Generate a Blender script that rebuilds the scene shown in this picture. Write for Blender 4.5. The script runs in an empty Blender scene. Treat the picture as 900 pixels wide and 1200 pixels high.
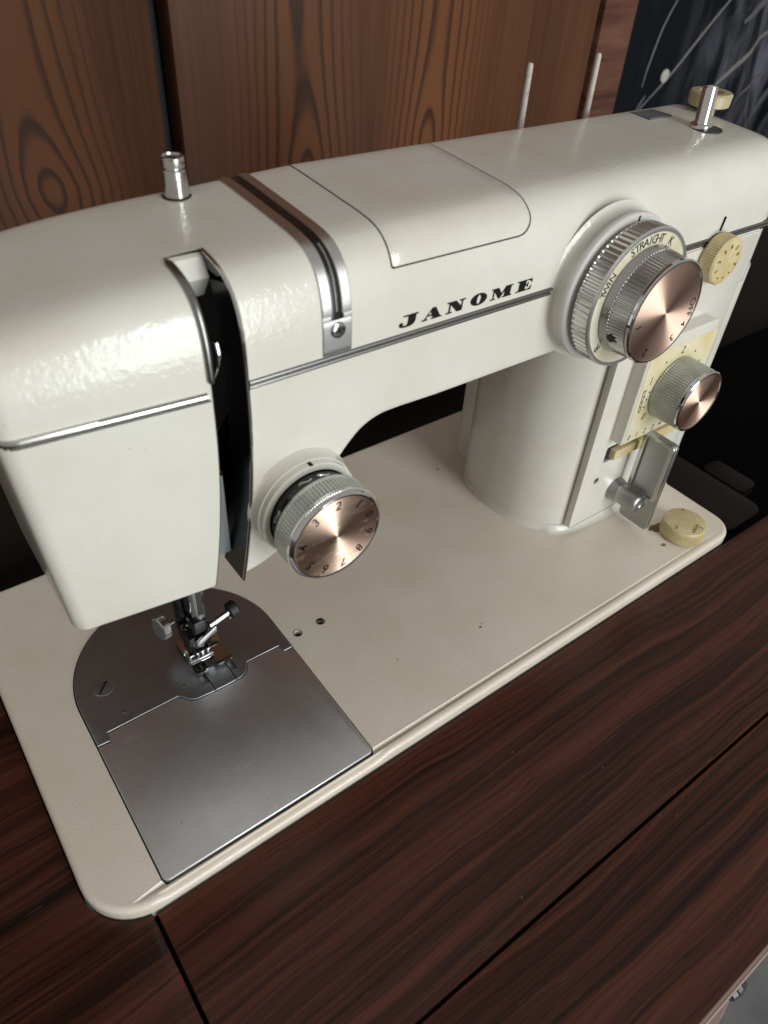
import bpy, bmesh, math, random
from mathutils import Matrix, Vector
from mathutils.geometry import tessellate_polygon
random.seed(7)
S = 0.001                                  # everything below is written in millimetres
PI = math.pi
sc = bpy.context.scene
C = sc.collection

# ------------------------------------------------------------------ camera
cam = bpy.data.cameras.new('camera'); camo = bpy.data.objects.new('camera', cam); C.objects.link(camo)
R = ((0.8029328, 0.3608447, -0.4744365), (-0.5936040, 0.5563822, -0.5814406), (0.0541583, 0.7484852, 0.6609363))
M = Matrix(R).to_4x4(); M.translation = Vector((11.497, -119.195, 274.188)) * S
camo.matrix_world = M
cam.sensor_fit = 'VERTICAL'; cam.sensor_height = 36; cam.lens = 858.69 / 1200 * 36
cam.dof.use_dof = True; cam.dof.focus_distance = 0.34; cam.dof.aperture_fstop = 14
cam.clip_start = 0.005; cam.clip_end = 50
sc.camera = camo

# ------------------------------------------------------------------ light
w = bpy.data.worlds.new('World'); sc.world = w; w.use_nodes = True
bg = w.node_tree.nodes['Background']; bg.inputs[0].default_value = (1.0, 0.94, 0.885, 1); bg.inputs[1].default_value = 0.36

def area(name, loc, target, sx, sy, power, col):
    l = bpy.data.lights.new(name, 'AREA'); l.shape = 'RECTANGLE'; l.size = sx * S; l.size_y = sy * S
    l.energy = power; l.color = col
    o = bpy.data.objects.new(name, l); C.objects.link(o)
    o.location = Vector(loc) * S
    d = (Vector(target) - Vector(loc)).normalized()
    o.rotation_euler = d.to_track_quat('-Z', 'Y').to_euler()
    return o
area('window_light', (430, -1700, 150), (430, 0, 150), 840, 1100, 21.5, (0.95, 1.0, 0.99))
area('transom_light', (430, -1700, 1020), (430, 0, 1020), 840, 560, 15, (0.95, 1.0, 0.99))
sc.view_settings.view_transform = 'Standard'; sc.view_settings.look = 'None'
sc.view_settings.exposure = 0.0; sc.view_settings.gamma = 1.0

# ------------------------------------------------------------------ materials
def mat(name, col, rough=0.5, metal=0.0, **kw):
    m = bpy.data.materials.new(name); m.use_nodes = True
    p = m.node_tree.nodes['Principled BSDF']
    p.inputs['Base Color'].default_value = (*col, 1); p.inputs['Roughness'].default_value = rough
    p.inputs['Metallic'].default_value = metal
    for k, v in kw.items(): p.inputs[k].default_value = v
    return m
class NG:
    def __init__(s, m):
        s.t = m.node_tree; s.n = s.t.nodes; s.p = s.n['Principled BSDF']
        s.co = s.n.new('ShaderNodeTexCoord').outputs['Object']
    def link(s, a, b): s.t.links.new(a, b)
    def _in(s, sock, v):
        if hasattr(v, 'is_linked'): s.link(v, sock)
        elif isinstance(v, (tuple, list)): sock.default_value = (*v, 1) if len(v) == 3 and sock.type == 'RGBA' else v
        else: sock.default_value = v
    def map(s, scale, rot=(0, 0, 0), loc=(0, 0, 0), vec=None):
        n = s.n.new('ShaderNodeMapping'); s.link(vec or s.co, n.inputs[0])
        n.inputs['Location'].default_value = loc; n.inputs['Scale'].default_value = scale; n.inputs['Rotation'].default_value = rot
        return n.outputs[0]
    def noise(s, vec, scale, detail=4, rough=0.5, dist=0.0):
        n = s.n.new('ShaderNodeTexNoise'); s.link(vec, n.inputs['Vector'])
        n.inputs['Scale'].default_value = scale; n.inputs['Detail'].default_value = detail
        n.inputs['Roughness'].default_value = rough; n.inputs['Distortion'].default_value = dist
        return n.outputs['Fac']
    def math(s, op, a, b=None, c=None):
        n = s.n.new('ShaderNodeMath'); n.operation = op; s._in(n.inputs[0], a)
        if b is not None: s._in(n.inputs[1], b)
        if c is not None: s._in(n.inputs[2], c)
        return n.outputs[0]
    def ramp(s, f, stops, interp='LINEAR'):
        n = s.n.new('ShaderNodeValToRGB'); s.link(f, n.inputs[0]); e = n.color_ramp.elements; n.color_ramp.interpolation = interp
        e[0].position, e[0].color = stops[0][0], (*stops[0][1], 1)
        e[1].position, e[1].color = stops[-1][0], (*stops[-1][1], 1)
        for p, c in stops[1:-1]: x = e.new(p); x.color = (*c, 1)
        return n.outputs[0]
    def mix(s, f, a, b, mode='MIX'):
        n = s.n.new('ShaderNodeMix'); n.data_type = 'RGBA'; n.blend_type = mode
        s._in(n.inputs[0], f); s._in(n.inputs[6], a); s._in(n.inputs[7], b)
        return n.outputs[2]
    def sep(s, vec):
        n = s.n.new('ShaderNodeSeparateXYZ'); s.link(vec, n.inputs[0]); return n.outputs
    def bump(s, h, strength, dist):
        n = s.n.new('ShaderNodeBump'); s.link(h, n.inputs['Height']); n.inputs['Strength'].default_value = strength
        n.inputs['Distance'].default_value = dist; s.link(n.outputs[0], s.p.inputs['Normal']); return n

def enamel(name, col, rough, peel, bump, coat=0.65, cbump=0.32):
    m = mat(name, col, rough); g = NG(m)
    g.p.inputs['Coat Weight'].default_value = coat; g.p.inputs['Coat Roughness'].default_value = 0.07
    g.p.inputs['IOR'].default_value = 1.5
    stain = g.noise(g.map((1, 1, 1)), 22, 6, 0.62)
    c = g.mix(g.ramp(stain, [(0.40, (0, 0, 0)), (0.78, (1, 1, 1))]), (*col, 1), (col[0] * .90, col[1] * .86, col[2] * .78, 1))
    speck = g.noise(g.map((1, 1, 1)), 420, 2, 0.6)
    c = g.mix(g.ramp(speck, [(0.775, (0, 0, 0)), (0.80, (1, 1, 1))]), c, (0.36, 0.31, 0.25, 1))
    g.link(c, g.p.inputs['Base Color'])
    hgt = g.noise(g.map((1, 1, 1)), peel, 2, 0.5)
    g.bump(hgt, bump, 0.0006)
    cb = g.n.new('ShaderNodeBump'); g.link(hgt, cb.inputs['Height']); cb.inputs['Strength'].default_value = cbump; cb.inputs['Distance'].default_value = 0.0006
    g.link(cb.outputs[0], g.p.inputs['Coat Normal'])
    return m
ENAMEL = enamel('cream_enamel', (0.672, 0.655, 0.598), 0.36, 520, 0.10)
ENAMEL_BED = enamel('cream_enamel_bed', (0.775, 0.71, 0.615), 0.36, 900, 0.14, 0.3, 0.2)
ENAMEL_BOSS = mat('white_enamel_ring', (0.62, 0.61, 0.57), 0.28)
CHROME = mat('chrome', (0.72, 0.72, 0.72), 0.09, 1.0)
CHROME_DULL = mat('dull_chrome', (0.55, 0.55, 0.54), 0.24, 1.0)
TRIM = mat('worn_trim_metal', (0.30, 0.30, 0.295), 0.30, 1.0)
NICKEL = mat('nickel_plate', (0.58, 0.575, 0.56), 0.17, 1.0)
SATIN = mat('satin_nickel', (0.66, 0.655, 0.64), 0.33, 1.0)
RIBBED = mat('ribbed_silver', (0.66, 0.655, 0.64), 0.27, 0.85)
GREYPAINT = mat('grey_bracket_paint', (0.20, 0.215, 0.23), 0.45)
BOSSGREY = mat('lilac_grey_enamel', (0.62, 0.60, 0.575), 0.3)
ALU = mat('cast_silver', (0.40, 0.405, 0.41), 0.36, 1.0)
SILVERGREY = mat('silver_plastic', (0.50, 0.52, 0.49), 0.34, 0.35)
BLACK = mat('black', (0.010, 0.010, 0.010), 0.55)
BLACKGLOSS = mat('black_gloss', (0.008, 0.008, 0.008), 0.25)
INK = mat('black_ink', (0.008, 0.0075, 0.007), 0.6, 0, **{'Specular IOR Level': 0.15})
SEAM = mat('seam_shade_black', (0.02, 0.019, 0.017), 0.8)  # near-black strips stand in for the shade in seams and gaps
CREAM = mat('ivory_plastic', (0.60, 0.50, 0.29), 0.38)
CREAMFACE = mat('ivory_dial_face', (0.66, 0.64, 0.52), 0.4)
TAN = mat('tan_plastic', (0.47, 0.40, 0.25), 0.35)
PINK = mat('beige_pin', (0.40, 0.35, 0.325), 0.5); g = NG(PINK)
g.link(g.ramp(g.noise(g.map((1, 1, 1)), 160, 3, 0.6), [(0.30, (0.27, 0.22, 0.195)), (0.42, (0.40, 0.35, 0.325)), (0.7, (0.46, 0.41, 0.38))]), g.p.inputs['Base Color'])
DARKFLAP = mat('dark_brown_flap', (0.009, 0.0062, 0.0052), 0.5, 0, **{'Specular IOR Level': 0.14})
WELL = mat('well_shade_black', (0.004, 0.0035, 0.0035), 0.9, 0, **{'Specular IOR Level': 0.05})  # near-black colour stands in for shade in the opening and board seams
GREYSTICKER = mat('grey_sticker', (0.10, 0.115, 0.12), 0.6)

def aged(m, a, b, sc_):
    g = NG(m); g.link(g.ramp(g.noise(g.map((1, 1, 1)), sc_, 5, 0.65), [(0.38, a), (0.66, b)]), g.p.inputs['Base Color'])
aged(CREAM, (0.62, 0.525, 0.31), (0.50, 0.39, 0.19), 110)
aged(TAN, (0.50, 0.43, 0.28), (0.38, 0.31, 0.18), 120)
aged(CREAMFACE, (0.66, 0.64, 0.52), (0.56, 0.50, 0.34), 70)
aged(SILVERGREY, (0.54, 0.555, 0.52), (0.42, 0.43, 0.39), 140)
# yellowed ivory plate, unevenly aged
AGED = mat('aged_ivory_plate', (0.66, 0.60, 0.40), 0.4); g = NG(AGED)
n = g.noise(g.map((1, 1, 1)), 45, 3)
g.link(g.ramp(n, [(0.35, (0.68, 0.65, 0.50)), (0.65, (0.62, 0.51, 0.27))]), g.p.inputs['Base Color'])
# brushed steel plates
def steel(name, col, sc_, rough):
    m = mat(name, col, rough, 1.0); g = NG(m)
    n = g.noise(g.map(sc_), 120, 5, 0.65); r = g.noise(g.map((1, 1, 1)), 38, 4, 0.6)
    g.link(g.math('ADD', g.math('MULTIPLY', n, 0.12), g.math('ADD', g.math('MULTIPLY', r, 0.14), rough - 0.13)), g.p.inputs['Roughness'])
    c = g.mix(g.ramp(r, [(0.42, (0, 0, 0)), (0.72, (1, 1, 1))]), (*col, 1), (col[0] * .84, col[1] * .835, col[2] * .82, 1))
    c = g.mix(g.ramp(n, [(0.40, (0.55, 0.55, 0.55)), (0.62, (0, 0, 0))]), c, (col[0] * .82, col[1] * .82, col[2] * .82, 1))
    tot = None
    for rot, seed in ((0.4, 0.1), (-0.8, 0.6), (1.3, 1.1)):
        nz = g.noise(g.map((14, 260, 1), rot=(0, 0, rot), loc=(seed, seed, 0)), 1.0, 1, 0.4)
        mk = g.noise(g.map((60, 60, 1), loc=(seed * 2, 0, 0)), 1.0, 1)
        ln = g.math('MULTIPLY', g.math('LESS_THAN', g.math('ABSOLUTE', g.math('SUBTRACT', nz, 0.5)), 0.0035), g.math('GREATER_THAN', mk, 0.60))
        tot = ln if tot is None else g.math('MAXIMUM', tot, ln)
    c = g.mix(g.math('MULTIPLY', tot, 0.35), c, (min(1, col[0] * 1.5), min(1, col[1] * 1.5), min(1, col[2] * 1.5), 1))
    rust = g.noise(g.map((1, 1, 1)), 300, 2, 0.6)
    c = g.mix(g.ramp(rust, [(0.74, (0, 0, 0)), (0.80, (0.6, 0.6, 0.6))]), c, (0.10, 0.07, 0.05, 1))
    g.link(c, g.p.inputs['Base Color'])
    return m
STEEL = steel('needle_plate_steel', (0.42, 0.44, 0.465), (1, 10, 1), 0.44)
SLIDE = steel('slide_plate_steel', (0.83, 0.845, 0.86), (1, 16, 1), 0.46)
SPRING = mat('foot_steel', (0.62, 0.62, 0.61), 0.14, 1.0)
# spun copper: circular brushing
def copper(name, col, scratch):
    m = mat(name, col, 0.50, 1.0); g = NG(m)
    g.p.inputs['Anisotropic'].default_value = 0.93; g.p.inputs['Anisotropic Rotation'].default_value = 0.25
    t = g.n.new('ShaderNodeTangent'); t.direction_type = 'RADIAL'; t.axis = 'Y'
    g.link(t.outputs[0], g.p.inputs['Tangent'])
    if scratch:
        tot = None
        for rot, seed in ((0.9, 0.0), (1.15, 0.37), (0.35, 0.71), (-0.5, 1.3)):
            v = g.map((22, 1, 300), rot=(0, rot, 0), loc=(seed, 0, seed))
            nz = g.noise(v, 1.0, 1, 0.4)
            msk = g.noise(g.map((160, 1, 160), loc=(seed * 3, 0, 0)), 1.0, 1)
            ln = g.math('MULTIPLY', g.math('LESS_THAN', g.math('ABSOLUTE', g.math('SUBTRACT', nz, 0.5)), 0.0065), g.math('GREATER_THAN', msk, 0.53))
            tot = ln if tot is None else g.math('MAXIMUM', tot, ln)
        g.link(g.mix(g.math('MULTIPLY', tot, 0.75), (*col, 1), (0.93, 0.84, 0.74, 1)), g.p.inputs['Base Color'])
        g.link(g.math('ADD', 0.48, g.math('MULTIPLY', tot, 0.2)), g.p.inputs['Roughness'])
    return m
COPPER = copper('spun_copper', (0.76, 0.545, 0.44), 0)
COPPER_WORN = copper('scratched_spun_copper', (0.77, 0.555, 0.435), 1)

# wardrobe veneer with cathedral figure
def veneer(name, centres, tint):
    m = mat(name, (0.1, 0.05, 0.03), 0.5); g = NG(m); g.p.inputs['Specular IOR Level'].default_value = 0.18
    wob = g.noise(g.map((11, 11, 4.0)), 1.0, 2, 0.5)
    jag = g.noise(g.map((70, 70, 110)), 1.0, 3, 0.6)
    fine = g.noise(g.map((260, 260, 7)), 1.0, 3, 0.6)
    wide = g.noise(g.map((24, 24, 2.2)), 1.0, 3, 0.55)
    x, y, z = g.sep(g.co)
    xw = g.math('ADD', x, g.math('ADD', g.math('MULTIPLY', g.math('SUBTRACT', wob, 0.5), 0.020), g.math('MULTIPLY', g.math('SUBTRACT', jag, 0.5), 0.0022)))
    f = None
    for cx, cz, sl, L, lean in centres:
        dz0 = g.math('SUBTRACT', z, cz)
        dx = g.math('SUBTRACT', xw, g.math('ADD', cx, g.math('MULTIPLY', dz0, lean)))
        dz = g.math('DIVIDE', g.math('MULTIPLY', dz0, sl), g.math('ADD', 1.0, g.math('DIVIDE', g.math('ABSOLUTE', dz0), L)))
        d = g.math('SQRT', g.math('ADD', g.math('MULTIPLY', dx, dx), g.math('MULTIPLY', dz, dz)))
        f = d if f is None else g.math('SMOOTH_MIN', f, d, 0.010)
    ph = g.math('FRACT', g.math('ADD', g.math('MULTIPLY', g.math('POWER', g.math('MULTIPLY', f, 100), 1.22), 0.92), g.math('MULTIPLY', wide, 0.5)))
    line = g.ramp(ph, [(0.0, (0.35, 0.35, 0.35)), (0.08, (0, 0, 0)), (0.60, (0.05, 0.05, 0.05)), (0.80, (0.85, 0.85, 0.85)), (0.93, (1, 1, 1)), (1.0, (0.35, 0.35, 0.35))])
    near = g.ramp(f, [(0.012, (1, 1, 1)), (0.030, (0.8, 0.8, 0.8)), (0.062, (0.10, 0.10, 0.10)), (0.12, (0.02, 0.02, 0.02))])
    base = g.ramp(g.math('ADD', g.math('MULTIPLY', fine, 0.5), g.math('MULTIPLY', wide, 0.5)), [(0.34, (0.058 * tint[0], 0.0235 * tint[1], 0.0115 * tint[2])), (0.66, (0.120 * tint[0], 0.050 * tint[1], 0.0235 * tint[2]))])
    amber = g.mix(g.math('MULTIPLY', near, 0.65), base, (0.185 * tint[0], 0.073 * tint[1], 0.029 * tint[2], 1))
    c = g.mix(g.math('MULTIPLY', g.math('MULTIPLY', line, near), 0.88), amber, (0.026, 0.0115, 0.0075, 1))
    g.link(c, g.p.inputs['Base Color']); g.bump(fine, 0.12, 0.0005)
    return m
V1 = veneer('veneer_cathedral_left', [(0.140, 0.104, 0.70, 0.055, -0.10), (0.122, 0.300, 0.42, 0.070, -0.10)], (.76, .71, .66))
V2 = veneer('veneer_cathedral_right', [(0.333, 0.088, 0.55, 0.060, 0.0), (0.328, 0.345, 0.34, 0.07, 0.02), (0.450, 0.100, 0.50, 0.055, 0.02), (0.462, 0.330, 0.30, 0.07, 0.03)], (.95, 0.87, 0.82))
def crossgrain(name):
    m = mat(name, (0.2, 0.1, 0.07), 0.5); g = NG(m); g.p.inputs['Specular IOR Level'].default_value = 0.12
    a = g.noise(g.map((6, 6, 60)), 1.0, 3, 0.55, 0.3); b = g.noise(g.map((30, 30, 300)), 1.0, 2, 0.6)
    g.link(g.ramp(g.math('ADD', g.math('MULTIPLY', a, 0.75), g.math('MULTIPLY', b, 0.25)),
                  [(0.35, (0.055, 0.022, 0.015)), (0.52, (0.115, 0.048, 0.032)), (0.68, (0.155, 0.070, 0.047))]), g.p.inputs['Base Color'])
    return m
V3 = crossgrain('veneer_cross_grain')
# rosewood table
def rosewood(name, off):
    m = mat(name, (0.05, 0.02, 0.015), 0.26); g = NG(m); g.p.inputs['Specular IOR Level'].default_value = 0.26
    co = g.map((1, 1, 1), loc=off)
    warp = g.noise(g.map((4.5, 11, 1), vec=co), 1.0, 3, 0.5)
    eddy = g.noise(g.map((14, 40, 1), vec=co), 1.0, 2, 0.5)
    x, y, z = g.sep(co)
    yy = g.math('ADD', y, g.math('ADD', g.math('MULTIPLY', g.math('SUBTRACT', warp, 0.5), 0.020), g.math('MULTIPLY', g.math('SUBTRACT', eddy, 0.5), 0.005)))
    cmb = g.n.new('ShaderNodeCombineXYZ'); g.link(x, cmb.inputs[0]); g.link(yy, cmb.inputs[1])
    v = cmb.outputs[0]
    band = g.noise(g.map((1.6, 100, 1), vec=v), 1.0, 4, 0.62)
    stre = g.noise(g.map((5, 520, 1), vec=v), 1.0, 4, 0.7)
    tone = g.noise(g.map((3.0, 26, 1), vec=v), 1.0, 2, 0.5)
    fib = g.noise(g.map((45, 1900, 1), vec=v), 1.0, 2, 0.6)
    k = g.math('ADD', g.math('ADD', g.math('MULTIPLY', band, 0.46), g.math('MULTIPLY', stre, 0.38)), g.math('ADD', g.math('MULTIPLY', fib, 0.08), g.math('MULTIPLY', tone, 0.10)))
    c = g.ramp(k, [(0.385, (0.0095, 0.0048, 0.0043)), (0.450, (0.0260, 0.0098, 0.0070)), (0.510, (0.056, 0.0182, 0.0112)), (0.580, (0.094, 0.0305, 0.0175)), (0.67, (0.138, 0.0490, 0.0280))])
    pore = g.noise(g.map((70, 1300, 1), vec=v), 1.0, 1, 0.5)
    c = g.mix(g.ramp(pore, [(0.235, (0.85, 0.85, 0.85)), (0.30, (0, 0, 0))]), c, (0.006, 0.0036, 0.003, 1))
    c = g.mix(g.ramp(pore, [(0.755, (0, 0, 0)), (0.80, (1, 1, 1))]), c, (0.125, 0.075, 0.055, 1))
    dust = g.noise(g.map((1, 1, 1), vec=co), 520, 1, 0.5)
    c = g.mix(g.ramp(dust, [(0.825, (0, 0, 0)), (0.85, (1, 1, 1))]), c, (0.22, 0.19, 0.16, 1))
    g.link(c, g.p.inputs['Base Color'])
    smear = g.noise(g.map((9, 14, 1), vec=co), 1.0, 5, 0.6)
    g.link(g.math('ADD', 0.12, g.math('ADD', g.math('MULTIPLY', stre, 0.16), g.math('MULTIPLY', smear, 0.18))), g.p.inputs['Roughness'])
    g.bump(g.math('ADD', stre, g.math('MULTIPLY', fib, 0.5)), 0.06, 0.0006)
    return m
RW1 = rosewood('rosewood_left', (0.31, 0.70, 0)); RW2 = rosewood('rosewood_middle', (0, 0, 0)); RW3 = rosewood('rosewood_front', (0.9, 0.31, 0))
EDGE = mat('edge_banding', (0.26, 0.185, 0.15), 0.5)
CONC = mat('grey_floor', (0.2, 0.2, 0.2), 0.7); g = NG(CONC)
g.link(g.ramp(g.noise(g.map((1, 1, 1)), 14, 6, 0.65), [(0.3, (0.085, 0.09, 0.09)), (0.7, (0.17, 0.172, 0.17))]), g.p.inputs['Base Color'])
FABRIC = mat('dark_sheet', (0.012, 0.014, 0.019), 0.5, 0, **{'Specular IOR Level': 0.07}); g = NG(FABRIC)
a = g.noise(g.map((26, 10, 6), rot=(0, -0.7, 0)), 1.0, 5, 0.6, 0.9)
x, y, z = g.sep(g.co)
ri = g.ramp(x, [(0.775, (0.05, 0.05, 0.05)), (0.93, (1, 1, 1))])
g.link(g.mix(g.math('MULTIPLY', g.ramp(a, [(0.45, (0, 0, 0)), (0.75, (1, 1, 1))]), ri), (0.0045, 0.0062, 0.0085, 1), (0.14, 0.14, 0.17, 1)), g.p.inputs['Base Color'])
STROKE = mat('pale_print', (0.15, 0.15, 0.14), 0.5)
STROKE2 = mat('grey_print', (0.07, 0.072, 0.082), 0.5)
TASSEL = mat('dusty_pink_thread', (0.35, 0.24, 0.21), 0.7)
PLUM = mat('dark_plum_leather', (0.035, 0.026, 0.034), 0.32)
MOULD = mat('brown_residue', (0.16, 0.09, 0.035), 0.7)

# ------------------------------------------------------------------ mesh helpers
ORIGIN = {}
def empty(name, loc):
    o = bpy.data.objects.new(name, None); C.objects.link(o); o.location = Vector(loc) * S
    o.empty_display_size = 0.02; ORIGIN[o.name] = Vector(loc) * S
    return o
def tag(o, label=None, cat=None, group=None, kind=None):
    for k, v in (('label', label), ('category', cat), ('group', group), ('kind', kind)):
        if v: o[k] = v
    return o
def obj(name, vf, material, parent=None, smooth=35, mats=None, midx=None):
    if isinstance(vf, bpy.types.Mesh): me = vf; me.name = name
    else:
        v, f = vf
        me = bpy.data.meshes.new(name); me.from_pydata([(a * S, b * S, c * S) for a, b, c in v], [], f)
        bm = bmesh.new(); bm.from_mesh(me); bmesh.ops.recalc_face_normals(bm, faces=bm.faces); bm.to_mesh(me); bm.free()
    for m in (mats or [material]): me.materials.append(m)
    if midx:
        for p, i in zip(me.polygons, midx): p.material_index = i
    if smooth is not None:
        me.polygons.foreach_set('use_smooth', [True] * len(me.polygons))
        me.set_sharp_from_angle(angle=math.radians(smooth))
    me.update()
    o = bpy.data.objects.new(name, me); C.objects.link(o)
    if parent is not None:
        while parent.parent is not None and parent.parent.parent is not None: parent = parent.parent     # thing > part > sub-part, no deeper
        o.parent = parent
        if parent.name in ORIGIN: o.location = -ORIGIN[parent.name]
    return o
def join(*vfs):
    V, F = [], []
    for v, f in vfs:
        k = len(V); V += list(v); F += [tuple(i + k for i in q) for q in f]
    return V, F
def loft(rings, closed=True, cap0=False, cap1=False):
    V = [p for r in rings for p in r]; n = len(rings[0]); F = []
    for i in range(len(rings) - 1):
        for j in range(n if closed else n - 1):
            a, b = i * n + j, i * n + (j + 1) % n
            F.append((a, b, b + n, a + n))
    if cap0: F.append(tuple(range(n))[::-1])
    if cap1: F.append(tuple(range((len(rings) - 1) * n, len(rings) * n)))
    return V, F
def frame(axis):
    a = Vector(axis).normalized(); h = Vector((0, 0, 1)) if abs(a.z) < 0.9 else Vector((1, 0, 0))
    u = h.cross(a).normalized(); v = a.cross(u); return a, u, v
def lathe(origin, axis, prof, segs=48, flute=0, nfl=0, caps=(True, True)):
    """prof: (h, r, fluted); with flutes the circle gets 4 points per flute"""
    a, u, v = frame(axis); o = Vector(origin); rings = []
    if nfl: segs = nfl * 4
    for p in prof:
        h, r = p[0], p[1]; fl = len(p) > 2 and p[2]; ring = []
        for k in range(segs):
            rr = r - (flute * (0, 0, 1, 1)[k % 4] if fl else 0); t = 2 * PI * k / segs
            ring.append(tuple(o + a * h + u * (rr * math.cos(t)) + v * (rr * math.sin(t))))
        rings.append(ring)
    return loft(rings, True, caps[0], caps[1])
def disc(origin, axis, r, h=0.4, segs=64):
    return lathe(origin, axis, [(0, r), (h * .8, r), (h, r - h * .2)], segs)
def tube(path, r, segs=10, radii=None):
    P = [Vector(p) for p in path]; rings = []; u = None
    for i, p in enumerate(P):
        d = (P[min(i + 1, len(P) - 1)] - P[max(i - 1, 0)]).normalized()
        if u is None: _, u, _ = frame(d)
        u = (u - d * u.dot(d)).normalized(); v = d.cross(u); rr = radii[i] if radii else r
        rings.append([tuple(p + u * rr * math.cos(2 * PI * k / segs) + v * rr * math.sin(2 * PI * k / segs)) for k in range(segs)])
    return loft(rings, True, True, True)
def rrect(x0, y0, x1, y1, r, n=6, radii=None):
    """outline counter-clockwise from lower left corner; radii=(ll,lr,ur,ul)"""
    rs = radii or (r,) * 4; P = []
    for (cx, cy, a0, rr) in ((x0 + rs[0], y0 + rs[0], PI, rs[0]), (x1 - rs[1], y0 + rs[1], 1.5 * PI, rs[1]),
                             (x1 - rs[2], y1 - rs[2], 0, rs[2]), (x0 + rs[3], y1 - rs[3], .5 * PI, rs[3])):
        for k in range(n + 1):
            t = a0 + .5 * PI * k / n; P.append((cx + rr * math.cos(t), cy + rr * math.sin(t)))
    return P
def inset(P, d):
    """move a closed counter-clockwise outline inwards by d"""
    n = len(P); Q = []
    for i in range(n):
        a, b, c = Vector(P[i - 1]), Vector(P[i]), Vector(P[(i + 1) % n])
        e1, e2 = (b - a), (c - b)
        if e1.length < 1e-6: e1 = e2
        if e2.length < 1e-6: e2 = e1
        n1 = Vector((-e1.y, e1.x)).normalized(); n2 = Vector((-e2.y, e2.x)).normalized(); m = (n1 + n2)
        m = m / max(0.35, m.dot(n1)) if m.length > 1e-6 else n1
        Q.append(tuple(b + m * d))
    return Q
def area2(P): return sum(P[i - 1][0] * P[i][1] - P[i][0] * P[i - 1][1] for i in range(len(P)))
def slab(P, lo, hi, bev, to3, holes=(), nb=2, back=True, flat=0.0):
    """prism with bevelled upper edge. to3(x,y,h)->point. holes: outlines cut straight through"""
    P = list(P)
    if area2(P) < 0: P = P[::-1]
    rings = [[(p, lo) for p in P]]
    for k in range(nb + 1):
        t = .5 * PI * k / max(nb, 1)
        if bev == 0 and k: break
        Q = inset(P, bev * (1 - math.cos(t))) if bev else P
        rings.append([(p, hi - bev + bev * math.sin(t)) for p in Q])
    if flat: rings.append([(p, hi) for p in inset([q for q, _ in rings[-1]], flat)])
    V = [to3(p[0], p[1], h) for r in rings for p, h in r]; n = len(P); F = []
    for i in range(len(rings) - 1):
        for j in range(n):
            a, b = i * n + j, i * n + (j + 1) % n; F.append((a, b, b + n, a + n))
    top = [p for p, h in rings[-1]]
    base = (len(rings) - 1) * n
    if holes:
        loops = [[Vector((*p, 0)) for p in top]]; idx = list(range(base, base + n))
        for H in holes:
            H = list(H)
            if area2(H) > 0: H = H[::-1]
            k0 = len(V); V += [to3(p[0], p[1], hi) for p in H]; V += [to3(p[0], p[1], lo) for p in H]; m = len(H)
            for j in range(m): F.append((k0 + j, k0 + (j + 1) % m, k0 + m + (j + 1) % m, k0 + m + j))
            loops.append([Vector((*p, 0)) for p in H]); idx += list(range(k0, k0 + m))
        for t in tessellate_polygon(loops): F.append(tuple(idx[i] for i in t))
    else: F.append(tuple(range(base, base + n)))
    if back: F.append(tuple(range(n))[::-1])
    return V, F
UP = lambda x, y, h: (x, y, h)
def FRONT(x, z, h): return (x, -h, z)          # h = -y, so 'up' is towards the viewer
def box(x0, y0, z0, x1, y1, z1, bev=0.3):
    return slab(rrect(x0, y0, x1, y1, max(bev, 0.01), 2), z0, z1, bev, UP)
def text_mesh(body, size, shear=0.0, bold=0.0, space=1.0):
    cu = bpy.data.curves.new('txt', 'FONT'); cu.body = body; cu.size = size; cu.shear = shear; cu.extrude = 0.05; cu.offset = bold
    cu.space_character = space; cu.align_x = 'CENTER'; cu.align_y = 'CENTER'; cu.resolution_u = 3
    o = bpy.data.objects.new('txt', cu); C.objects.link(o); bpy.context.view_layer.update()
    me = bpy.data.meshes.new_from_object(o.evaluated_get(bpy.context.evaluated_depsgraph_get()))
    bpy.data.objects.remove(o); bpy.data.curves.remove(cu)
    me.transform(Matrix.Scale(S, 4)); return me
FM = Matrix(((1, 0, 0, 0), (0, 0, -1, 0), (0, 1, 0, 0), (0, 0, 0, 1)))     # text plane -> facing -y
def ftext(name, body, size, x, y, z, rot, parent, shear=0.0, bold=0.0, material=None, sx=1.0):
    me = text_mesh(body, size, shear, bold)
    me.transform(Matrix.Translation(Vector((x, y, z)) * S) @ FM @ Matrix.Rotation(rot, 4, 'Z') @ Matrix.Diagonal((sx, 1, 1, 1)))
    return obj(name, me, material or INK, parent, None)
def ttext(name, body, size, x, y, z, rot, parent, shear=0.0):
    me = text_mesh(body, size, shear)
    me.transform(Matrix.Translation(Vector((x, y, z)) * S) @ Matrix.Rotation(rot, 4, 'Z'))
    return obj(name, me, INK, parent, None)
def interp(pts, x):
    if x <= pts[0][0]: return pts[0][1]
    for (a, fa), (b, fb) in zip(pts, pts[1:]):
        if x <= b:
            t = (x - a) / (b - a); return fa + (fb - fa) * t
    return pts[-1][1]
def catmull(P, n=6):
    Q = []
    for i in range(len(P) - 1):
        p0, p1, p2, p3 = (Vector(P[max(i - 1, 0)]), Vector(P[i]), Vector(P[i + 1]), Vector(P[min(i + 2, len(P) - 1)]))
        for k in range(n):
            t = k / n
            Q.append(tuple(0.5 * ((2 * p1) + (p2 - p0) * t + (2 * p0 - 5 * p1 + 4 * p2 - p3) * t * t + (3 * p1 - p0 - 3 * p2 + p3) * t ** 3)))
    Q.append(tuple(P[-1])); return Q

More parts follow.
